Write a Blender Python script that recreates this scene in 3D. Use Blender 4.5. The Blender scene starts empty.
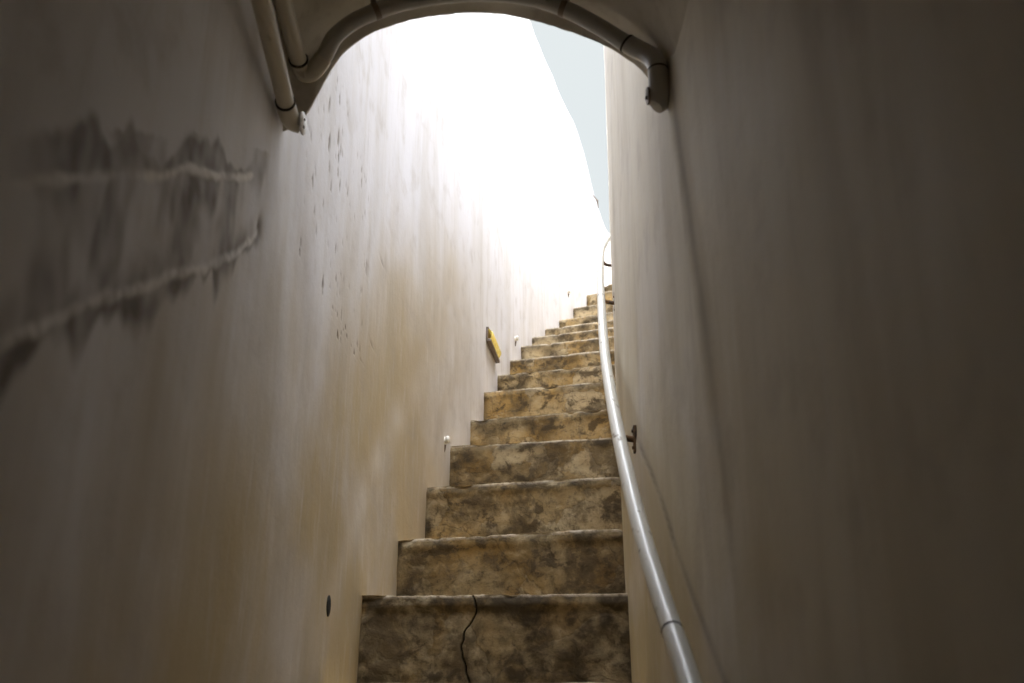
import bpy, math, random
from mathutils import Vector, Matrix, noise
C = bpy.context.scene.collection
random.seed(4)
PI = math.pi

# ------------------------------------------------------------------ helpers
def tag(o, label, cat, group=None):
    o['label'] = label; o['category'] = cat
    if group: o['group'] = group
    return o
def empty(name, loc, label, cat, group=None):
    o = bpy.data.objects.new(name, None); o.empty_display_size = .1
    o.location = loc; C.objects.link(o)
    return tag(o, label, cat, group)
def link(name, verts, faces, mat, parent=None, smooth=False, uvs=None, loc=None):
    """verts in world space; when a parent is given the mesh is stored relative to it"""
    off = Vector(parent_world(parent)) if parent else Vector((0, 0, 0))
    if loc is not None: off2 = Vector(loc)
    else: off2 = off
    me = bpy.data.meshes.new(name)
    me.from_pydata([tuple(Vector(v) - off2) for v in verts], [], faces)
    me.update()
    if mat: me.materials.append(mat)
    if smooth:
        me.polygons.foreach_set('use_smooth', [True] * len(me.polygons))
    if uvs:
        uv = me.uv_layers.new(name='UVMap')
        vi = [0] * len(me.loops); me.loops.foreach_get('vertex_index', vi)
        flat = []
        for i in vi: flat.extend(uvs[i])
        uv.data.foreach_set('uv', flat)
    o = bpy.data.objects.new(name, me); C.objects.link(o)
    if parent:
        o.parent = parent; o.location = off2 - off
    else: o.location = off2
    return o
def parent_world(p):
    v = Vector((0, 0, 0))
    while p: v += p.location; p = p.parent
    return v
def spline(P, n=12):
    out = []
    Q = [tuple(2*a-b for a, b in zip(P[0], P[1]))] + list(P) + [tuple(2*a-b for a, b in zip(P[-1], P[-2]))]
    for i in range(1, len(Q)-2):
        for j in range(n):
            t = j / n
            out.append(tuple(.5*(2*b+(c-a)*t+(2*a-5*b+4*c-d)*t*t+(3*b-a-3*c+d)*t**3) for a, b, c, d in zip(Q[i-1], Q[i], Q[i+1], Q[i+2])))
    out.append(tuple(P[-1])); return out
def at_y(path, y):
    for a, b in zip(path, path[1:]):
        if a[1] <= y <= b[1]:
            t = (y-a[1]) / max(1e-9, b[1]-a[1]); return a[0] + t*(b[0]-a[0])
    return path[0][0] if y < path[0][1] else path[-1][0]
def slope_at(path, y): return (at_y(path, y+.03) - at_y(path, y-.03)) / .06

class M:
    def __init__(s): s.v = []; s.f = []
    def add(s, v, f):
        n = len(s.v); s.v += [tuple(x) for x in v]; s.f += [tuple(i+n for i in q) for q in f]
    def tube(s, pts, r, seg=20, caps=True, flat=1.0):
        pts = [Vector(p) for p in pts]; N = len(pts)
        rr = r if hasattr(r, '__len__') else [r]*N
        up = None; V = []
        for i, p in enumerate(pts):
            t = (pts[min(i+1, N-1)] - pts[max(i-1, 0)]).normalized()
            if up is None:
                up = t.orthogonal().normalized()
            up = (up - t*up.dot(t)).normalized(); sd = t.cross(up)
            for k in range(seg):
                a = 2*PI*k/seg
                V.append(p + (up*math.cos(a) + sd*math.sin(a)*flat)*rr[i])
        F = [(i*seg+k, i*seg+(k+1) % seg, (i+1)*seg+(k+1) % seg, (i+1)*seg+k) for i in range(N-1) for k in range(seg)]
        if caps:
            F.append(tuple(reversed(range(seg)))); F.append(tuple((N-1)*seg+k for k in range(seg)))
        s.add(V, F)
    def disc(s, c, axis, r, th, seg=28, bev=.2):
        c = Vector(c); a = Vector(axis).normalized()
        s.tube([c, c+a*th*bev, c+a*th*(1-bev), c+a*th], [r*.94, r, r, r*.94], seg)
    def box(s, c, ex, ey, ez, bev=0.0):
        """box with half-extent vectors; edges chamfered by bev"""
        c = Vector(c); ex = Vector(ex); ey = Vector(ey); ez = Vector(ez)
        import bmesh
        bm = bmesh.new(); bmesh.ops.create_cube(bm, size=2)
        lx, ly, lz = ex.length, ey.length, ez.length
        for v in bm.verts: v.co = Vector((v.co.x*lx, v.co.y*ly, v.co.z*lz))
        if bev: bmesh.ops.bevel(bm, geom=bm.edges[:], offset=bev, segments=3, profile=.5, affect='EDGES')
        bm.verts.ensure_lookup_table()
        R = (ex.normalized(), ey.normalized(), ez.normalized())
        s.add([c + R[0]*v.co.x + R[1]*v.co.y + R[2]*v.co.z for v in bm.verts], [[v.index for v in f.verts] for f in bm.faces])
        bm.free()
    def build(s, name, mat, parent=None, smooth=True, loc=None):
        o = link(name, s.v, s.f, mat, parent, smooth, loc=loc)
        if smooth:
            try: o.data.set_sharp_from_angle(angle=math.radians(42))
            except Exception: pass
        return o

# ------------------------------------------------------------------ materials
class NT:
    def __init__(s, name):
        s.m = bpy.data.materials.new(name); s.m.use_nodes = True; s.t = s.m.node_tree; s.n = s.t.nodes
        s.b = s.n['Principled BSDF']
    def node(s, ty, **k):
        n = s.n.new(ty)
        for a, v in k.items():
            if a == 'inp':
                for i, x in v.items():
                    if hasattr(x, 'is_output') or isinstance(x, bpy.types.NodeSocket): s.t.links.new(x, n.inputs[i])
                    else: n.inputs[i].default_value = x
            else: setattr(n, a, v)
        return n
    def noise(s, vec, scale, detail=4, rough=.55, dist=0):
        return s.node('ShaderNodeTexNoise', inp={'Vector': vec, 'Scale': scale, 'Detail': detail, 'Roughness': rough, 'Distortion': dist}).outputs['Fac']
    def map(s, vec, sc=(1, 1, 1), loc=(0, 0, 0)):
        return s.node('ShaderNodeMapping', inp={'Vector': vec, 'Scale': sc, 'Location': loc}).outputs[0]
    def rng(s, x, a, b, c=0, d=1, sm=True):
        n = s.node('ShaderNodeMapRange', inp={'Value': x, 'From Min': a, 'From Max': b, 'To Min': c, 'To Max': d})
        if sm: n.interpolation_type = 'SMOOTHSTEP'
        return n.outputs[0]
    def mix(s, f, a, b, mode='MIX'):
        n = s.n.new('ShaderNodeMix'); n.data_type = 'RGBA'; n.blend_type = mode
        for i, x in ((0, f), (6, a), (7, b)):
            if isinstance(x, bpy.types.NodeSocket): s.t.links.new(x, n.inputs[i])
            else: n.inputs[i].default_value = x if i == 0 else (*x, 1)
        return n.outputs[2]
    def math(s, op, a, b=0, clamp=False):
        n = s.node('ShaderNodeMath', operation=op, use_clamp=clamp, inp={0: a, 1: b}); return n.outputs[0]
    def attr(s, name): return s.node('ShaderNodeAttribute', attribute_name=name).outputs['Fac']
    def bump(s, h, strength=.3, dist=.01, nrm=None):
        n = s.node('ShaderNodeBump', inp={'Height': h, 'Strength': strength, 'Distance': dist})
        if nrm is not None: s.t.links.new(nrm, n.inputs['Normal'])
        return n.outputs[0]
    def out(s, col=None, rough=None, nrm=None, **k):
        for key, v in (('Base Color', col), ('Roughness', rough), ('Normal', nrm)):
            if v is None: continue
            if isinstance(v, bpy.types.NodeSocket): s.t.links.new(v, s.b.inputs[key])
            elif key == 'Base Color': s.b.inputs[key].default_value = (*v, 1)
            else: s.b.inputs[key].default_value = v
        for key, v in k.items(): s.b.inputs[key.replace('_', ' ')].default_value = v
        return s.m

def plaster(name, seed, limewash=(.77, .77, .82), tan=(.47, .37, .215), low=.85):
    t = NT(name)
    uv = t.node('ShaderNodeUVMap').outputs[0]          # u = metres along the wall, v = height
    sep = t.node('ShaderNodeSeparateXYZ', inp={0: uv})
    base = t.map(uv, loc=(seed, seed*.7, 0))
    streak = t.noise(t.map(base, (6, .7, 1)), 1, 5, .6, .5)
    fine = t.noise(t.map(base, (26, 5, 1)), 1, 4, .6)
    cloud = t.noise(base, 1.6, 5, .55, .4)
    blot = t.noise(base, 7, 6, .6)
    # the foot of the walls, along the line of the steps, is stained tan
    hgt = t.attr('above_stair')
    warm = t.rng(t.math('ADD', hgt, t.math('MULTIPLY', t.math('SUBTRACT', t.noise(t.map(base, (3.5, 1.0, 1)), 1, 4), .5), .9)), low-.42, low+.42, 1, 0)
    far = t.rng(sep.outputs[0], 4.4, 6.4, 1, .15)        # tan fades up the flight, painting in the glare there
    c = t.mix(t.math('MULTIPLY', warm, far), limewash, tan)
    c = t.mix(t.rng(streak, .42, .70, 0, .34), c, (.42, .365, .275))
    c = t.mix(t.rng(cloud, .45, .72, 0, .38), c, (.80, .80, .86))
    c = t.mix(t.rng(fine, .5, .78, 0, .22), c, (.79, .785, .80))
    c = t.mix(t.rng(fine, .45, .28, 0, .14), c, (.38, .34, .27))
    c = t.mix(t.rng(blot, .50, .72, 0, .34), c, (.42, .37, .32))
    c = t.mix(t.math('MULTIPLY', t.attr('stain_shade'), t.rng(blot, .2, .6, .7, 1), True), c, (.15, .12, .10))
    c = t.mix(t.math('MULTIPLY', t.attr('filler'), t.rng(blot, .2, .45, .75, 1), True), c, (.95, .93, .92))
    c = t.mix(t.attr('chips'), c, (.17, .12, .08))
    grain = t.noise(base, 130, 3, .6)
    h = t.math('ADD', t.math('MULTIPLY', fine, .5), t.math('ADD', t.math('MULTIPLY', blot, 1.2), t.math('MULTIPLY', grain, .12)))
    n = t.bump(h, .35, .006)
    return t.out(c, t.rng(cloud, .3, .7, .62, .8), n, Specular_IOR_Level=.3)

def soffit_plaster():
    t = NT('arch_plaster')
    p = t.node('ShaderNodeNewGeometry').outputs['Position']
    a = t.noise(p, 5, 5, .6); b = t.noise(p, 40, 4, .6)
    c = t.mix(t.rng(a, .35, .7), (.60, .56, .48), (.49, .45, .37))
    c = t.mix(t.rng(b, .5, .75, 0, .3), c, (.30, .26, .20))
    return t.out(c, .8, t.bump(t.math('ADD', a, t.math('MULTIPLY', b, .2)), .3, .008))

def step_stone(name='step_stone'):
    t = NT(name)
    p = t.node('ShaderNodeTexCoord').outputs['Object']
    pw = t.node('ShaderNodeNewGeometry').outputs['Position']
    big = t.noise(pw, 4.2, 6, .6, .15); mid = t.noise(t.map(pw, (1, 1, 1.25), (3, 1, 7)), 15, 8, .66, .25); fin = t.noise(pw, 55, 5, .65)
    wv = t.node('ShaderNodeTexNoise', inp={'Vector': pw, 'Scale': 3.2, 'Detail': 5.0, 'Roughness': .6}).outputs['Color']
    wp = t.node('ShaderNodeVectorMath', operation='ADD', inp={0: pw, 1: t.node('ShaderNodeVectorMath', operation='SCALE', inp={0: wv, 'Scale': .30}).outputs[0]}).outputs[0]
    vor = t.node('ShaderNodeTexVoronoi', feature='DISTANCE_TO_EDGE', inp={'Vector': wp, 'Scale': 7.0}).outputs['Distance']
    lump = t.node('ShaderNodeTexVoronoi', feature='F1', inp={'Vector': wp, 'Scale': 7.0}).outputs['Color']
    blot = t.noise(t.map(pw, (1, 1, .8), (5, 5, 2)), 7.0, 8, .66, .15)
    c = t.mix(t.rng(big, .35, .66), (.38, .24, .080), (.50, .39, .22))
    lsep = t.node('ShaderNodeSeparateXYZ', inp={0: lump}).outputs[0]
    c = t.mix(t.rng(lsep, .55, .9, 0, .5), c, (.64, .55, .38))
    c = t.mix(t.rng(blot, .49, .60, 0, .78), c, (.13, .095, .05))
    c = t.mix(t.rng(mid, .52, .63, 0, .85), c, (.075, .052, .026))
    c = t.mix(t.rng(mid, .44, .32, 0, .5), c, (.56, .47, .31))
    c = t.mix(t.math('MULTIPLY', t.rng(vor, .07, .0, 0, .34), t.rng(fin, .38, .55)), c, (.10, .085, .06))
    c = t.mix(t.rng(fin, .53, .68, 0, .6), c, (.17, .13, .08))
    grime_shade = t.math('MULTIPLY', t.attr('grime_shade'), t.rng(mid, .28, .6, .45, 1), True)  # grime, plus shade painted on the lower steps
    c = t.mix(grime_shade, c, (.055, .040, .022))
    c = t.mix(t.math('MULTIPLY', t.attr('worn'), t.rng(fin, .36, .6, .3, 1), True), c, (.60, .52, .40))
    c = t.mix(t.attr('crack'), c, (.012, .010, .008))
    h = t.math('ADD', t.math('MULTIPLY', mid, .9), t.math('ADD', t.math('MULTIPLY', fin, .35), t.math('MULTIPLY', t.rng(vor, 0, .05), .12)))
    return t.out(c, .82, t.bump(h, .55, .009), Specular_IOR_Level=.25)

def painted(name, col, dirt, rough=.35, spec=.5, scuff=.62, metal=0):
    t = NT(name)
    p = t.node('ShaderNodeNewGeometry').outputs['Position']
    a = t.noise(t.map(p, (1, .45, .45)), 45, 3, .55); b = t.noise(p, 150, 3, .6)
    c = t.mix(t.rng(a, scuff, scuff+.08, 0, .9), col, dirt)
    c = t.mix(t.rng(b, .6, .8, 0, .12), c, dirt)
    return t.out(c, t.rng(a, scuff, scuff+.1, rough, rough+.25), t.bump(b, .05, .001), Specular_IOR_Level=spec, Metallic=metal)

m_left = plaster('plaster_left', 0)
m_right = plaster('plaster_right', 17.3, limewash=(.72, .68, .585), tan=(.46, .385, .23), low=.6)
m_soffit = soffit_plaster()
m_stone = step_stone()
m_rail = painted('rail_white_paint', (.62, .605, .54), (.22, .18, .12), .32, .5, .63)
m_rust = painted('bracket_rust', (.075, .05, .035), (.20, .12, .06), .7, .3, .5)
m_conduit = painted('conduit_paint', (.46, .42, .34), (.30, .26, .20), .38, .45, .66)
m_conduit_grey = painted('conduit_grey', (.40, .385, .35), (.24, .22, .19), .4, .45, .66)
m_gap = painted('joint_grime', (.03, .026, .02), (.05, .04, .03), .8, .2)
m_white = painted('white_plastic', (.86, .86, .90), (.5, .48, .46), .3, .5, .75)
m_knob = painted('cream_plastic', (.80, .77, .70), (.5, .45, .36), .4, .5, .7)
m_frame = painted('fixture_metal', (.20, .155, .12), (.10, .08, .06), .45, .5, .6, .3)
m_dark = painted('dark_plug', (.02, .022, .022), (.03, .03, .03), .6, .3)

# ------------------------------------------------------------------ plan of the two walls (x, y); heights are above the eye
LP = [(-.29,-1.6),(-.335,-.6),(-.368,.4),(-.398,1.2),(-.416,1.9),(-.404,2.607),(-.362,3.046),(-.295,3.40),(-.238,3.72),(-.186,4.05),(-.137,4.411),(-.074,4.803),(-.012,5.188),(.056,5.56),(.134,5.963),(.236,6.362),(.358,6.74),(.490,7.075),(.623,7.386),(.80,7.72),(1.05,8.1),(1.4,8.5),(1.9,8.85),(2.6,9.1)]
RP = [(.215,-1.6),(.235,-.6),(.25,.4),(.258,1.2),(.272,1.9),(.299,2.521),(.331,2.805),(.375,3.163),(.411,3.537),(.448,3.9),(.5,4.3),(.56,4.65),(.63,5.0),(.715,5.42),(.81,5.83),(.92,6.22),(1.04,6.58),(1.18,6.92),(1.34,7.24),(1.55,7.55),(1.85,7.85),(2.25,8.1),(2.8,8.3)]
Lw = spline(LP, 40); Rw = spline(RP, 40)
Y_ARCH = 1.45
LTOP = 4.78; RTOP = 4.0; BOT = -1.40
STEPS = [  # tread height, left end of the nosing, right end of the nosing
 (.228,-.404,2.607,.299,2.521),(.439,-.362,3.046,.334,2.805),(.669,-.295,3.350,.377,3.163),(.899,-.238,3.681,.413,3.537),
 (1.113,-.186,4.077,.446,3.884),(1.345,-.145,4.411,.485,4.225),(1.559,-.074,4.803,.545,4.610),(1.775,-.012,5.188,.615,4.985),
 (1.994,.056,5.560,.685,5.355),(2.202,.134,5.963,.765,5.73),(2.411,.236,6.362,.855,6.11),(2.627,.358,6.740,.965,6.47),
 (2.861,.490,7.075,1.10,6.80),(3.105,.623,7.386,1.27,7.07)]
def stair_z(y):
    pts = [(-1.0, -1.18), (0, -1.1), (2.56, .228)] + [(s[2]*.5+s[4]*.5, s[0]) for s in STEPS[1:]] + [(9, 3.6)]
    for a, b in zip(pts, pts[1:]):
        if y <= b[0]: return a[1] + (b[1]-a[1])*(y-a[0])/(b[0]-a[0])
    return 3.6
def nz(x, y, z=0.0): return noise.noise(Vector((x, y, z)))
def sst(a, b, x):
    t = max(0, min(1, (x-a)/(b-a))); return t*t*(3-2*t)
def poly(pts, y):
    if y <= pts[0][0] or y >= pts[-1][0]: return None
    for a, b in zip(pts, pts[1:]):
        if y <= b[0]: return a[1] + (b[1]-a[1])*(y-a[0])/(b[0]-a[0])

CR1 = [(.642,.365),(.686,.392),(.797,.458),(.860,.497),(.922,.529),(1.0,.585),(1.071,.62),(1.17,.672),(1.279,.733)]
CR2 = [(.60,.205),(.659,.239),(.699,.266),(.762,.305),(.84,.35),(.938,.405),(1.027,.458),(1.156,.534),(1.267,.605),(1.325,.648),(1.358,.679)]
BAND = [(1.8,-.15),(2.277,.236),(2.657,.551),(3.126,.925),(3.478,1.272),(4.2,1.9)]
CHIPS = [(1.854,1.25,.010),(1.885,1.169,.013),(1.97,1.235,.012),(2.001,1.221,.008),(1.725,.98,.008),(1.932,1.079,.007),(2.019,1.133,.009),(2.12,1.172,.007),(1.912,.828,.011),(1.86,.999,.006),(2.025,.966,.006),(1.79,.90,.006),(1.90,1.115,.006),(1.985,1.19,.009),(1.99,1.15,.007),(1.76,.93,.005),(2.16,.79,.005),(2.30,1.30,.007),(2.36,1.34,.006),(1.80,1.20,.005)]
RIDGE = [(-1.5,1.10),(.095,1.131),(.239,1.152),(.348,1.176),(.5,1.206),(.717,1.261),(.871,1.296),(1.2,1.40)]
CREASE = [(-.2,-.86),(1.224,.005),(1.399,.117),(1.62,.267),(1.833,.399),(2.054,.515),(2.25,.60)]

def left_fn(y, z):
    """inward displacement and the stain / filler / chip masks of the left wall"""
    d = .012*nz(y*1.3, z*.9, 3) + .004*nz(y*5, z*3, 9)
    st = fi = ch = 0.0
    if .5 < y < 1.5 and 0 < z < 1.1:
        wob = .006*nz(y*40, 1.1) + .008*nz(y*12, 5.5)
        z1 = poly(CR1, y); z2 = poly(CR2, y)
        z1s = z1 if z1 is not None else .733+(y-1.279)*.5 if y > 1.279 else .365+(y-.642)*.6
        z2s = z2 if z2 is not None else .70
        z1w = z1s + wob*.6; z2w = z2s + wob
        e1 = sst(.60, .72, y)*(1-sst(1.27, 1.30, y)); e2 = sst(.5, .7, y)*(1-sst(1.33, 1.37, y))
        dz = z - z1w
        wt = .0034 + .0034*max(0, nz(y*25, 2)+.4)
        brk = .25+.75*sst(-.35, .0, nz(y*9, 7.7)+.2)
        f1 = (1-sst(wt*.5, wt*1.8, abs(dz)))*e1*(.55+.45*sst(.85, 1.1, y))*brk
        w2 = .0042 + .0045*max(0, nz(y*22, 4)+.5)
        dz2 = z - z2w
        f2 = (1-sst(w2*.4, w2*1.6, abs(dz2)))*e2*.75*(.6+.4*brk)
        fi = min(1, (1.9*max(0, f1)+1.15*max(0, f2))*(.72+.5*nz(y*70, z*70, 6)))
        # dark patches rising over the upper crack
        pk = .012 + .075*max(0, nz(y*7.5+2.2, 3.3)+.12) + .025*max(0, nz(y*26, 8.1))
        pk += .05*math.exp(-((y-1.10)/.04)**2) + .03*math.exp(-((y-.74)/.035)**2) + .03*math.exp(-((y-.83)/.02)**2)
        if dz > 0: s1 = (1-sst(pk*.75, pk*1.05, dz+.004*nz(y*60, z*60)))*e1
        else:
            yw = y + .012*nz(y*20, z*16, 2) + .03*nz(y*4, z*6, 5)
            stk = sst(-.22, .35, .8*nz(yw*10+1, z*3.2, 4)+.45*nz(yw*27, z*5, 5)+.5*nz(y*7, z*9, 31)+.02)
            s1 = min(1, 1.25*stk)*(1-.35*sst(0, .14, -dz))*e1
            if z < z2w: s1 = 0
        drip = .02 + .11*max(0, nz(y*11+6, 6.6)+.22) + .03*nz(y*30, 1.7)
        if z < z2w: s2 = (1-sst(drip*.5, drip*1.1+.005, z2w-z))*e2
        else: s2 = (1-sst(0, .055, dz2))*e2*sst(-.3, .2, nz(y*13, z*3, 8))
        end = math.exp(-((y-1.352)/.012)**2-((z-.682)/.022)**2)
        if z2w < z < z1w+.05: s1 = max(s1, .75*sst(-.1, .35, nz(y*9+3, z*8, 44)+.5*nz(y*28, z*14, 45))*e2)
        st = min(1, max(0, max(s1*.9, s2*.92) * (.86+.7*nz(y*18, z*16, 2)+.5*nz(y*45, z*30, 3))) + end)
        d += .0012*max(0, f1) + .0015*max(0, f2) + .002*fi*nz(y*50, z*50, 1) - .004*end
    # flakes knocked out of the plaster, and a scatter of small specks round them
    if 1.6 < y < 2.7 and .78 < z < 1.5:
        for cy, cz, r in CHIPS:
            a = (y-cy)/(r*.55); b = (z-cz)/(r*1.7)
            q = a*a+b*b
            if q < 4: ch = max(ch, 1-sst(.5, 1.5, math.sqrt(q)*(1+.5*nz(y*150, z*90))))
        q = nz(y*70, z*26, 4)+.5*nz(y*130, z*60)
        ch = max(ch, .65*sst(.58, .72, q+.28*nz(y*4, z*2.5, 12)))
        d -= .004*ch
    zb = poly(BAND, y)
    if zb is not None:                       # paler skim coat running parallel to the flight
        fi = max(fi, .34*math.exp(-((z-zb)/(.085+.03*nz(y*3, 66)))**2)*sst(1.9, 2.7, y)*(1-sst(2.9, 3.7, y))*(.7+.6*nz(y*5, z*9, 67)))
    return d, st, fi, ch
def right_fn(y, z):
    d = .010*nz(y*1.2, z*.8, 30) + .003*nz(y*5, z*3, 39)
    st = 0.0
    if z < 1.2 and y < 1.9:        # the tunnel part of the wall is set back behind a soft slanted arris
        ry = None
        for a, b in zip(RIDGE, RIDGE[1:]):
            if z <= b[0]: ry = a[1]+(b[1]-a[1])*(z-a[0])/(b[0]-a[0]); break
        if ry:
            ry += .006*nz(z*6, 11)
            d -= .006*(1-sst(-.05, .006, y-ry))*sst(-.3, .5, z) - .003*math.exp(-((y-ry-.02)/.02)**2)*sst(0, .6, z)
            st = max(st, .42*sst(-.1, .8, z)*math.exp(-((y-ry+.010)/.011)**2))  # shade of the arris painted as a dark line
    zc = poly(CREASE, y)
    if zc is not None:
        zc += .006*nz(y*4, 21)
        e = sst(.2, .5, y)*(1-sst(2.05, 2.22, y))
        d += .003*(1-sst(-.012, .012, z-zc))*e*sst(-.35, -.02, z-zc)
        st = max(st, (.62+.5*nz(y*9, 55))*e*math.exp(-((z-zc-.002)/(.011 if z > zc else .007))**2))  # dark line coloured along the crease
    return d, st, 0.0, 0.0

def frange(a, b, s):
    n = max(1, round((b-a)/s)); return [a+(b-a)*i/n for i in range(n)]
def make_wall(name, path, side, fn, ytab, ztab, top, mat, label_top=None):
    """side = +1 when the inner face looks towards +x (left wall)"""
    # arc length columns placed by y for the straight part, by path for the bend
    cols = []
    for y in ytab: cols.append((at_y(path, y), y))
    tail = [p for p in path if p[1] > ytab[-1]+.03]
    cols += tail[::4] + [tail[-1]]
    nrm = []
    for i in range(len(cols)):
        a = cols[max(0, i-1)]; b = cols[min(len(cols)-1, i+1)]
        t = Vector((b[0]-a[0], b[1]-a[1])).normalized()
        nrm.append(Vector((t.y, -t.x))*side)
    s = 0; S = []
    for i, c in enumerate(cols):
        if i: s += math.dist(c, cols[i-1])
        S.append(s)
    V = []; UV = []; A = [[], [], [], []]; nzr = len(ztab)
    for i, (x, y) in enumerate(cols):
        T = top(y)
        for z0 in ztab:
            z = min(z0, T) if z0 < ztab[-1] else T
            d, st, fi, ch = fn(y, z)
            V.append((x + nrm[i].x*d, y + nrm[i].y*d, z)); UV.append((S[i], z))
            A[0].append(st); A[1].append(fi); A[2].append(ch); A[3].append(z-stair_z(y))
    F = []
    for i in range(len(cols)-1):
        for j in range(nzr-1):
            q = (i*nzr+j, (i+1)*nzr+j, (i+1)*nzr+j+1, i*nzr+j+1)
            F.append(q if side < 0 else q[::-1])
    # body of the wall behind the plaster: outer face, top and ends
    n0 = len(V); TH = .22
    for i, (x, y) in enumerate(cols):
        T = top(y)
        for z in (BOT, T):
            V.append((x-nrm[i].x*TH, y-nrm[i].y*TH, z)); UV.append((S[i], z))
            A[0].append(0); A[1].append(0); A[2].append(0); A[3].append(1.5)
    for i in range(len(cols)-1):
        o = n0+2*i
        for q in ((o, o+1, o+3, o+2), (i*nzr+nzr-1, (i+1)*nzr+nzr-1, o+3, o+1), (i*nzr, o, o+2, (i+1)*nzr)):
            F.append(q if side < 0 else q[::-1])
    N = len(cols)-1
    F.append(tuple([n0, n0+1]+[j for j in range(nzr-1, -1, -1)][::1]))
    F.append(tuple([n0+2*N+1, n0+2*N]+[N*nzr+j for j in range(nzr)]))
    o = link(name, V, F, mat, None, True, UV)
    for nm, arr in zip(('stain_shade', 'filler', 'chips', 'above_stair'), A):
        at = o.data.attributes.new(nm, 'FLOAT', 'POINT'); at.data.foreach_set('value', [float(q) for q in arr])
    try: o.data.set_sharp_from_angle(angle=math.radians(60))
    except Exception: pass
    o['kind'] = 'structure'
    return o

ytL = frange(-1.6, .55, .06)+frange(.55, 1.42, .005)+frange(1.42, 1.6, .02)+frange(1.6, 2.45, .006)+frange(2.45, 7.3, .04)+[7.3]
ztL = frange(BOT, .1, .06)+frange(.1, .18, .01)+frange(.18, .86, .0032)+frange(.86, 1.4, .008)+frange(1.4, LTOP, .07)+[LTOP]
ltop = lambda y: LTOP - .10*sst(6.6, 7.3, y) - .75*sst(7.2, 7.9, y) + .012*nz(y*3, 70)
make_wall('wall_left', Lw, 1, left_fn, ytL, ztL, ltop, m_left)
ytR = frange(-1.6, .9, .05)+frange(.9, 1.5, .006)+frange(1.5, 2.4, .02)+frange(2.4, 7.2, .04)+[7.2]
ztR = frange(BOT, -.1, .05)+frange(-.1, .75, .008)+frange(.75, 1.3, .02)+frange(1.3, RTOP, .07)+[RTOP]
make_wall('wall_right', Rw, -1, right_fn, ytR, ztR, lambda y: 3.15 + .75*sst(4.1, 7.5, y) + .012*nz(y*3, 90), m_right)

# ------------------------------------------------------------------ vaulted tunnel ceiling with the arch it ends in
PROF = [(-.430,.905),(-.405,.918),(-.388,.926),(-.376,.938),(-.357,.971),(-.334,1.032),(-.302,1.090),(-.252,1.132),(-.189,1.157),(-.134,1.168),(-.078,1.173),(-.022,1.171),(.033,1.159),(.089,1.139),(.143,1.115),(.185,1.092),(.228,1.054),(.258,1.005),(.276,.95),(.290,.90),(.31,.85)]
prof = spline(PROF, 5)
V = []; F = []; n = len(prof)
rows = [(-1.6+.0), -1.2, -.8, -.4, 0, .2, .4, .6, .75, .9, 1.0, 1.08, 1.16, 1.22, 1.28, 1.33, 1.37, 1.40, 1.42, 1.428, 1.435, 1.441, 1.446, Y_ARCH]
for y in rows:
    wl, wr = at_y(Lw, y), at_y(Rw, y); wl0, wr0 = at_y(Lw, Y_ARCH), at_y(Rw, Y_ARCH)
    k = sst(1.449, 1.424, y)
    for i, (x, z) in enumerate(prof):
        u = (x-wl0)/(wr0-wl0)
        xe = wl + u*(wr-wl); ze = z
        th = PI*(1-i/(n-1)); cu = math.cos(th); su = math.sin(th); hw = (wr-wl)/2+.010
        xi = (wl+wr)/2 + hw*math.copysign(abs(cu)**.80, cu); zi = .88 + .298*su**.85
        xx = xe+(xi-xe)*k; zz = ze+(zi-ze)*k
        q = .004*nz(xx*7, y*5, z*7)
        if y == Y_ARCH: q += .0025*nz(x*55, z*55, 3); zz += .003
        V.append((xx, y + (.0025*nz(x*40, z*40) if y == Y_ARCH else 0), zz+q))
R_ = len(rows)
for r in range(R_-1):
    for i in range(n-1): F.append((r*n+i, r*n+i+1, (r+1)*n+i+1, (r+1)*n+i))
TOPZ = 1.75
t0 = len(V)
for y in (rows[0], rows[-1]):
    for (x, z) in prof:
        V.append((-.62 + (x+.43)/.74*1.10, y, TOPZ))
for i in range(n-1):
    a = (R_-1)*n+i
    F.append((a, a+1, t0+n+i+1, t0+n+i))              # face of the arch above the opening
    F.append((i+1, i, t0+i, t0+i+1))
    F.append((t0+i, t0+n+i, t0+n+i+1, t0+i+1))
ce = link('ceiling', V, F, m_soffit, None, True); ce['kind'] = 'structure'
try: ce.data.set_sharp_from_angle(angle=math.radians(50))
except Exception: pass

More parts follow.
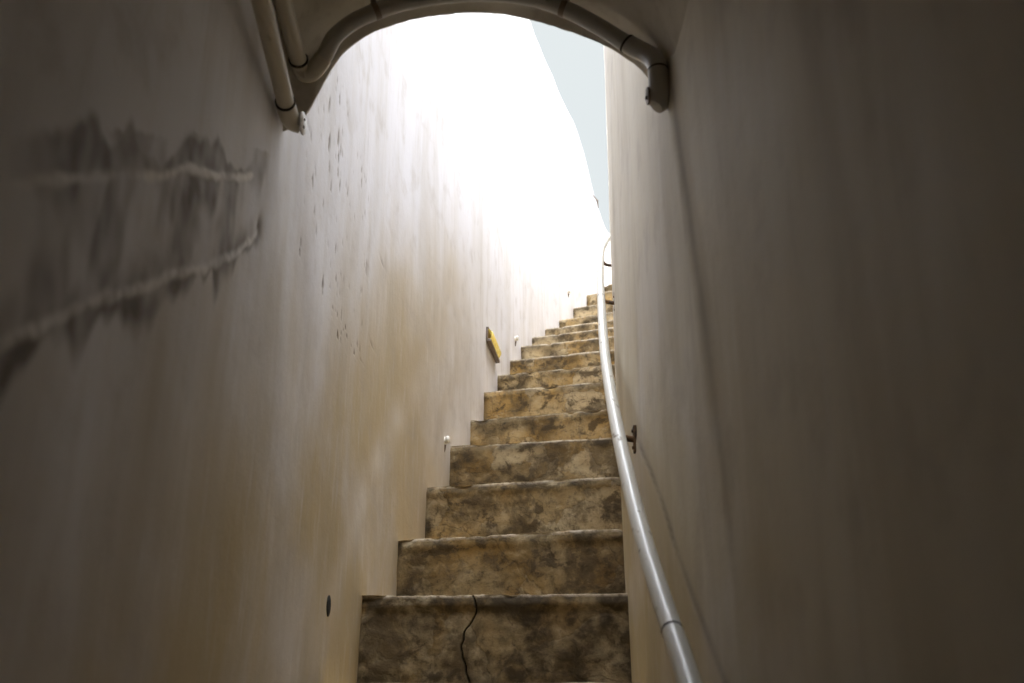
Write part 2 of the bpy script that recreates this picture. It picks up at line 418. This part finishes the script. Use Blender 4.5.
# ------------------------------------------------------------------ staircase
sc = empty('staircase', (-.05, 2.56, 0), 'steep narrow flight of weathered ochre stone steps rising between plaster walls', 'staircase')
def make_step(k, z, L, R, Lb, Rb, zb, fine, label=None):
    """one solid block: front face from zb to z, tread back to Lb-Rb"""
    L = Vector(L); R = Vector(R); Lb = Vector(Lb); Rb = Vector(Rb)
    dx = (R-L).normalized(); L = L - dx*.03; R = R + dx*.03; Lb = Lb-dx*.03; Rb = Rb+dx*.03
    W = (R-L).length; H = z-zb
    nw = int(W/fine); nh = int(H/fine); nt = max(3, int(.36/(fine*2)))
    fwd = Vector((-dx.y, dx.x)); V = []; F = []; g = []; w = []; c = []
    chip = lambda s: max(0, nz(s*17+k*5, k*3.1)-.12)*.022 + max(0, nz(s*50, k*7))*.004
    def crk(s, h):
        if k == 1:
            cx = .03+W*.395 + .013*math.sin((z-h)*26) + .006*nz(h*40, 3) - .055*sst(.03, .10, z-h)*(1-sst(.12, .19, z-h))*.5
        elif k == 5: cx = W*.27 + .02*nz(h*14, 9)
        else: return 0
        return (1-sst(.0006, .0028 if k == 1 else .003, abs(s-cx)))*(1 if k == 1 else .6)
    for j in range(nh+1):
        t = j/nh; h = zb + H*t
        for i in range(nw+1):
            s = W*i/nw; p = L + dx*s
            ch = chip(s)
            top = sst(.035, .0, z-h)
            lip = .010*sst(.05, .022, z-h)*(1 if k < 4 else .4)*(.7+.6*nz(s*6, k*2.2))
            d = -lip + .006*nz(s*9, h*9, k) + .0025*nz(s*35, h*35, k*2)
            d += top*top*(ch*.9+.006)                  # rounded, broken nosing
            # a corner knocked off near the left wall on the lowest riser
            if k <= 2: d += .014*sst(.085, .03, s-.03 + (z-h)*.9)*(1 if k == 1 else .4)
            cr = crk(s, h); d += .010*cr
            hz = h
            if j == nh: hz -= ch*.55 + .002 + .002*nz(s*30, k)
            V.append((p.x+fwd.x*d, p.y+fwd.y*d, hz))
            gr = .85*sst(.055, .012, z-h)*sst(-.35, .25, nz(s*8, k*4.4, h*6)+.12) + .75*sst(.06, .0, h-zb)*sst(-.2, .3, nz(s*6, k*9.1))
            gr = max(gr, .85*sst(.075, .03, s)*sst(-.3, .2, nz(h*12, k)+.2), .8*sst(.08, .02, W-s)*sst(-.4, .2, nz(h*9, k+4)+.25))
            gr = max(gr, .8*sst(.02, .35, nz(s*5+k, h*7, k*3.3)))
            if k < 1: gr = .85  # unseen lower steps darkened to cut bounced light
            if k <= 4: gr = max(gr, .25*(5-k)*(.75+.6*nz(s*7, h*7, k)))  # painted shade: each step down the flight is darker
            if k == 1: gr = max(gr, .62*sst(.05, .25, z-h)+.25*sst(.30, .0, s)*sst(.03, .08, z-h))  # lowest riser: painted shade deepens towards foot and left end
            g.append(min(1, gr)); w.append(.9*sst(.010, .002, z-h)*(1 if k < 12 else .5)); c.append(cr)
    off = len(V)
    Rows = nh+1
    for j in range(1, nt+1):
        t = (j/nt)**1.6
        for i in range(nw+1):
            s = i/nw; a = L+dx*(W*s); b = Lb+(Rb-Lb)*s; p = a+(b-a)*t
            ch = chip(W*s)
            V.append((p.x, p.y, z - ch*.5*(1-sst(0, .12, t)) + .003*nz(p.x*9, p.y*9, k) - .003*(1-t)*0))
            g.append(.5*sst(.7, 1, t)); w.append(.4*sst(.10, 0, t)); c.append(0)
    for r in range(nh+nt):
        for i in range(nw):
            a = r*(nw+1)+i; F.append((a, a+1, a+nw+2, a+nw+1))
    # sides, back and underside
    n0 = len(V); back = (nh+nt)*(nw+1)
    V += [(L.x, L.y, zb), (R.x, R.y, zb), (Lb.x, Lb.y, zb), (Rb.x, Rb.y, zb)]
    for _ in range(4): g.append(0); w.append(0); c.append(0)
    F.append(tuple([n0, n0+2]+[r*(nw+1) for r in range(nh+nt, -1, -1)][:-1]+[0]))
    F.append(tuple([n0+3, n0+1]+[r*(nw+1)+nw for r in range(0, nh+nt+1)]))
    F.append(tuple([n0+2, n0+3]+[back+nw-i for i in range(nw+1)]))
    F.append(tuple([n0+1, n0+3, n0+2, n0]))
    o = link('step', V, F, m_stone, sc, True, loc=((L.x+R.x)/2, (L.y+R.y)/2, zb))
    for nm, arr in (('grime_shade', g), ('worn', w), ('crack', c)):
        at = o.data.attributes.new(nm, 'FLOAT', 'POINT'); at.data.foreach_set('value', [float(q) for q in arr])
    try: o.data.set_sharp_from_angle(angle=math.radians(55))
    except Exception: pass
    if label: o['label'] = label
    return o
S2 = []
for q in range(6, 0, -1):                               # the flight goes on down past the viewer
    z = .228-.22*q; y = 2.56-.40*q
    S2.append((z, at_y(Lw, y+.03), y+.03, at_y(Rw, y-.03), y-.03))
allsteps = S2 + STEPS
e = (3.34, .82, 7.72, 1.50, 7.33)
allsteps += [e, (3.40, 1.9, 8.85, 2.3, 8.10)]
for i in range(len(allsteps)-1):
    z, lx, ly, rx, ry = allsteps[i]; z2, lx2, ly2, rx2, ry2 = allsteps[i+1]
    k = i-5
    zb = allsteps[i-1][0]-.02 if i else -1.40
    b = .05
    dv = Vector((lx2-lx, ly2-ly)).normalized()*b; dw = Vector((rx2-rx, ry2-ry)).normalized()*b
    fine = .0024 if k == 1 else .006 if 1 <= k <= 3 else .009 if 1 <= k <= 7 else .014 if k > 0 else .03
    make_step(k, z, (lx, ly), (rx, ry), (lx2+dv.x, ly2+dv.y), (rx2+dw.x, ry2+dw.y), zb, fine,
              'lowest visible step with a dark crack down its riser' if k == 1 else None)

# ground under the flight and the closed end of the passage behind the viewer
g = M(); g.box((0, -.2, BOT-.06), (.75, 0, 0), (0, 1.65, 0), (0, 0, .08), .004)
fl = g.build('floor', m_soffit, smooth=False); fl['kind'] = 'structure'
g = M(); g.box((-.04, -1.68, .05), (.62, 0, 0), (0, .08, 0), (0, 0, 1.6), .004)
wb = g.build('wall_back', m_soffit, smooth=False); wb['kind'] = 'structure'

# ------------------------------------------------------------------ handrail on the right wall
RAIL = [(.196,-.30,-.949),(.200,.40,-.494),(.202,.80,-.234),(.205,1.167,.005),(.204,1.30,.091),(.204,1.45,.189),(.208,1.62,.299),(.217,1.838,.441),(.233,2.129,.63),(.263,2.546,.901),(.325,3.198,1.325),(.388,3.8,1.716),(.470,4.458,2.135),(.60,5.15,2.56),(.70,5.58,2.80)]
rp = spline(RAIL, 10)
hr = empty('handrail', (.205, 1.167, 0), 'long white painted tubular handrail with worn scuffs, bracketed to the right wall', 'handrail')
g = M(); g.tube(rp, .0142, 28); g.build('rail', m_rail, hr)
def near(y): return min(range(len(rp)), key=lambda i: abs(rp[i][1]-y))
def rail_at(y):
    for a, b in zip(rp, rp[1:]):
        if a[1] <= y <= b[1]:
            t = (y-a[1])/(b[1]-a[1]); return Vector(a).lerp(Vector(b), t), (Vector(b)-Vector(a)).normalized()
for y in (1.262, 3.24):
    p, t = rail_at(y); g = M(); g.tube([p-t*.0022, p+t*.0022], .0146, 28); g.build('rail_joint', m_gap, hr)
def bracket(y, drop, mat, tall=.035):
    p, t = rail_at(y)
    wx = at_y(Rw, y); sl = slope_at(Rw, y); nrm = Vector((-1, sl, 0)).normalized()      # out of the wall
    foot = Vector((wx, y, p.z-drop)); foot += nrm*(.004)
    g = M()
    a = p + Vector((0, 0, -.012)); mid = Vector((p.x, p.y, foot.z+.01)); 
    g.tube(spline([tuple(a), tuple(a.lerp(mid, .6)), tuple(mid.lerp(foot, .35)), tuple(foot)], 6), .0075, 12)
    arm = g.build('bracket', mat, hr)
    g = M(); tang = Vector((sl, 1, 0)).normalized()
    g.box(foot-nrm*.002, tang*.013, Vector((0, 0, tall)), nrm*.004, .0015)
    g.build('wall_plate', mat, arm)
    for q in (-1, 1):
        g = M(); g.disc(foot+Vector((0, 0, q*tall*.65)), nrm, .004, .005, 10); g.build('screw', m_rust, arm)
bracket(.55, .075, m_rust); bracket(2.08, .075, m_rust, .030); bracket(3.27, .03, m_rust, .040); bracket(4.33, .075, m_rust, .03)

# ------------------------------------------------------------------ conduits under the arch
r = .0144
def coupling(g, p, t, rr=.0178, L=.006): g.tube([Vector(p)-Vector(t)*L/2, Vector(p)+Vector(t)*L/2], rr, 24)
# lower conduit along the left wall, ending in an elbow with a white cover disc
ca = empty('conduit', (-.378, 1.37, .916), 'thick painted conduit on the left wall ending in an elbow with a white cover disc', 'pipe')
pa = [(-.318,-.30,.918),(-.330,.20,.918),(-.342,.70,.917),(-.353,1.05,.916),(-.366,1.22,.916),(-.378,1.358,.916)]
g = M(); g.tube(spline(pa, 8), r, 28); g.build('pipe', m_conduit, ca)
el = [(-.3780,1.352,.916),(-.3795,1.368,.9155),(-.3798,1.382,.9145),(-.3785,1.395,.9135),(-.3735,1.405,.9125),(-.3650,1.4095,.912)]
g = M(); g.tube(spline(el, 6), .0166, 28); ea = g.build('elbow', m_conduit, ca)
g = M(); coupling(g, (-.3778,1.3505,.916), (-.09,1,0), .0172, .004); g.build('joint', m_gap, ca)
ax = Vector((1, -.06, -.02)).normalized(); cc = Vector((-.3625,1.4080,.912))
g = M(); g.disc(cc, ax, .0200, .0045, 32); cap = g.build('cover_disc', m_white, ca); cap['label'] = 'round white cover disc with two dark screws'
for q in (-1, 1):
    g = M(); g.disc(cc+ax*.004+Vector((0, 0, q*.0075)), ax, .0026, .0018, 12); g.build('screw', m_gap, cap)
def saddle(parent, p, t, out, rr=.0146):
    """pipe clip: a band round the pipe and a foot on the plaster"""
    p = Vector(p); t = Vector(t).normalized(); out = Vector(out).normalized()
    g = M(); g.tube([p-t*.005, p+t*.005], rr+.0008, 24)
    sd = t.cross(out)
    g.box(p+out*(rr+.004), sd*.022, t*.005, out*.003, .001)
    g.build('pipe_clip', m_frame, parent)
saddle(ca, (-.3475,.88,.9165), (-.03,1,0), (-1,0,.1))
# upper conduit: in along the vault, an elbow, across under the arch, an elbow down, and a capped terminal
cb = empty('conduit', (-.370, 1.385, 1.024), 'long conduit that comes along the vault and bends across the arch to the right wall', 'pipe')
pb = [(-.308,-.30,1.024),(-.322,.20,1.024),(-.338,.70,1.024),(-.351,1.0,1.024),(-.363,1.22,1.023),(-.3705,1.388,1.022)]
g = M(); g.tube(spline(pb, 8), r, 28); g.build('pipe', m_conduit, cb)
eb = [(-.3703,1.382,1.022),(-.3700,1.396,1.018),(-.3640,1.406,1.014),(-.3530,1.407,1.016),(-.3400,1.401,1.027),(-.3300,1.394,1.037)]
g = M(); g.tube(spline(eb, 6), .0164, 28); g.build('elbow', m_conduit, cb)
g = M(); coupling(g, (-.3702,1.380,1.022), (-.05,1,0), .0170, .004); g.build('joint', m_gap, cb)
arc = [(-.333,1.396,1.034),(-.322,1.385,1.046),(-.308,1.370,1.062),(-.281,1.366,1.087),(-.246,1.365,1.108),(-.19,1.365,1.131),(-.13,1.365,1.145),(-.07,1.365,1.151),(-.01,1.365,1.149),(.05,1.365,1.136),(.10,1.365,1.113),(.1495,1.363,1.079),(.200,1.358,1.036)]
g = M(); g.tube(spline(arc, 8), r, 28); g.build('arch_pipe', m_conduit_grey, cb)
ec = [(.197,1.358,1.039),(.213,1.354,1.025),(.229,1.346,1.008),(.2375,1.336,.990),(.2405,1.326,.972),(.241,1.321,.957)]
g = M(); g.tube(spline(ec, 6), .0162, 28); g.build('elbow', m_conduit_grey, cb)
g = M(); coupling(g, (.198,1.358,1.038), (.7,-.05,-.7), .0170, .004); g.build('joint', m_gap, cb)
g = M(); coupling(g, (.241,1.321,.958), (0,0,-1), .0168, .0025); g.build('joint', m_gap, cb)
# terminal: short drum with a slanted foot and a flange on its left
g = M()
g.tube([(.241,1.321,.956),(.241,1.320,.930),(.2405,1.320,.905),(.239,1.320,.890),(.235,1.320,.885)], [.0166,.0172,.0174,.0160,.0120], 28)
g.tube([(.240,1.320,.908),(.2235,1.320,.906)], [.0125,.0125], 24)
tb = g.build('terminal_box', m_conduit_grey, cb)
g = M(); g.disc((.2240,1.320,.907), (-1,0,-.05), .0145, .004, 28); fl_ = g.build('flange', m_frame, tb)
g = M(); g.disc((.2205,1.320,.903), (-1,0,0), .003, .003, 10); g.build('screw', m_gap, fl_)
saddle(cb, (-.238,1.365,1.112), (1,0,.5), (-.3,0,1)); saddle(cb, (.090,1.365,1.118), (1,0,-.42), (.4,0,1))

# ------------------------------------------------------------------ step light set in the left wall
def wall_frame(y):
    sl = slope_at(Lw, y); n = Vector((1, -sl, 0)).normalized(); t = Vector((sl, 1, 0)).normalized()
    return Vector((at_y(Lw, y), y, 0)), n, t
p, n_, t_ = wall_frame(4.60)
lt = empty('wall_light', (p.x, p.y, 1.655), 'small wedge wall light with brownish metal frame and yellow lens on the left wall', 'lamp')
c0 = p + Vector((0, 0, 1.655)); up = Vector((0, 0, 1)); ta = (t_ - up*.10).normalized(); ua = n_.cross(ta)
if ua.z < 0: ua = -ua
g = M()
g.box(c0+n_*.012-ua*.036, ta*.135, ua*.008, n_*.012, .003)                  # heavy bottom bar
g.box(c0+n_*.004+ua*.036, ta*.135, ua*.003, n_*.006, .001)
for q in (-1, 1): g.box(c0+n_*.005+ta*q*.133, ta*.004, ua*.030, n_*.003, .001)
g.box(c0+n_*.002, ta*.135, ua*.036, n_*.004, .001)
g.build('frame', m_frame, lt)
t = NT('lamp_lens')
pp = t.node('ShaderNodeNewGeometry').outputs['Position']
m_lens = t.out(t.mix(t.rng(t.noise(pp, 30, 3), .4, .6), (.80, .62, .14), (.86, .74, .30)), .22, None, Emission_Strength=.12, Specular_IOR_Level=.6)
t.b.inputs['Emission Color'].default_value = (1, .78, .22, 1)
g = M(); seg = 12; V = []; F = []
for i in range(seg+1):                                                       # bulged lens
    a = PI*i/seg
    for q in (-.125, -.11, .11, .125):
        k = 1 if abs(q) < .12 else .75
        V.append(c0 + ta*q + ua*(.001+.031*math.cos(a)) + n_*(.004+.030*math.sin(a)*k))
for i in range(seg):
    for j in range(3): F.append((i*4+j, i*4+j+1, i*4+j+5, i*4+j+4))
g.add(V, F); g.build('lens', m_lens, lt)

# cream hooded knobs along the foot of the left wall
def knob(y, z, label):
    p, n_, t_ = wall_frame(y); c = p+Vector((0, 0, z))
    e_ = empty('wall_fitting', tuple(c), label, 'peg')
    g = M(); g.disc(c-n_*.002, n_, .017, .007, 20); g.build('back_plate', m_knob, e_)
    g = M(); q = [c+n_*.004, c+n_*.008, c+n_*.012+Vector((0, 0, .002)), c+n_*.017+Vector((0, 0, .003)), c+n_*.021+Vector((0, 0, .003)), c+n_*.023+Vector((0, 0, .003))]
    g.tube(q, [.012, .011, .014, .016, .013, .005], 20); g.build('knob_head', m_knob, e_)
    g = M(); g.tube([c+Vector((0, 0, -.016))+n_*.004, c+Vector((0, 0, -.034))+n_*.003, c+Vector((0, 0, -.048))+n_*.002], [.006, .0045, .001], 10); g.build('pin', m_frame, e_)
knob(3.578, .894, 'cream peg low on the left wall beside the fourth visible step, nearest of three')
knob(5.357, 1.966, 'cream peg on the left wall just above and beyond the yellow wall light')
knob(6.966, 2.955, 'tiny pale peg on the left wall beside the topmost visible steps')

# dark plug hole near the lowest step, and a twig caught on the top of the far wall
p, n_, t_ = wall_frame(2.226); c = p+Vector((0, 0, .173))+n_*left_fn(2.226, .173)[0]
g = M(); g.tube([c-n_*.004, c+n_*.0015, c+n_*.0035], [.019, .019, .014], 20)
o = g.build('wall_plug', m_dark, loc=tuple(c)); o.scale.z = 1.25
tag(o, 'small round dark plug in the left wall beside the lowest visible step', 'wall plug')
p, n_, t_ = wall_frame(7.633)
c = p+Vector((0, 0, 4.119))
g = M(); g.tube([c-t_*.045+up*.05, c+n_*.025+up*.005, c+t_*.04-up*.05+n_*.01], [.004, .008, .003], 8)
o = g.build('twig', m_frame, loc=tuple(c)); tag(o, 'tiny dark twig clinging high on the far left wall against the glare', 'twig')

# ------------------------------------------------------------------ daylight: hazy overcast sky, brighter overhead, and a veiled sun
w = bpy.data.worlds.new('sky'); bpy.context.scene.world = w; w.use_nodes = True
nt = w.node_tree; bg = nt.nodes['Background']
tc = nt.nodes.new('ShaderNodeTexCoord'); sp = nt.nodes.new('ShaderNodeSeparateXYZ'); nt.links.new(tc.outputs['Generated'], sp.inputs[0])
cr = nt.nodes.new('ShaderNodeValToRGB'); nt.links.new(sp.outputs['Z'], cr.inputs[0])
els = cr.color_ramp.elements
els[0].position = 0; els[0].color = (.25, .25, .24, 1)
els[1].position = 1; els[1].color = (2.8, 2.95, 3.25, 1)
for pos, c in ((.02, (.16, .17, .17, 1)), (.30, (.166, .180, .186, 1)), (.64, (.175, .187, .19, 1)), (.80, (1.2, 1.28, 1.42, 1))):
    q = els.new(pos); q.color = c
ns = nt.nodes.new('ShaderNodeTexNoise'); ns.inputs['Scale'].default_value = 3.5; ns.inputs['Detail'].default_value = 5
nt.links.new(tc.outputs['Generated'], ns.inputs['Vector'])
mp = nt.nodes.new('ShaderNodeMapRange'); mp.inputs[1].default_value = .45; mp.inputs[2].default_value = .7; mp.inputs[3].default_value = 0; mp.inputs[4].default_value = .25
nt.links.new(ns.outputs['Fac'], mp.inputs[0])
mx = nt.nodes.new('ShaderNodeMix'); mx.data_type = 'RGBA'; nt.links.new(mp.outputs[0], mx.inputs[0]); nt.links.new(cr.outputs[0], mx.inputs[6]); mx.inputs[7].default_value = (.20, .205, .205, 1)
nt.links.new(mx.outputs[2], bg.inputs[0]); bg.inputs[1].default_value = 1.9
sun = bpy.data.lights.new('sun', 'SUN'); sun.energy = 2.5; sun.angle = math.radians(100); sun.color = (1, .99, .98)
so = bpy.data.objects.new('sun', sun); C.objects.link(so)
sd = Vector((.45, .0, 1.05)).normalized()
so.rotation_euler = sd.to_track_quat('Z', 'Y').to_euler(); so.location = (2, 3, 7)

# ------------------------------------------------------------------ camera
cam = bpy.data.cameras.new('camera'); co = bpy.data.objects.new('camera', cam); C.objects.link(co)
cam.sensor_width = 36; cam.lens = 36*950/1024; cam.clip_start = .02
co.location = (0, 0, 0); co.rotation_euler = (math.radians(110), 0, 0)
cam.dof.use_dof = True; cam.dof.focus_distance = 3.2; cam.dof.aperture_fstop = 5.6
S = bpy.context.scene; S.camera = co
S.view_settings.view_transform = 'Standard'; S.view_settings.look = 'None'; S.view_settings.gamma = 1
S.view_settings.use_curve_mapping = False; S.view_settings.exposure = 1.24
S.cycles.max_bounces = 16; S.cycles.diffuse_bounces = 12
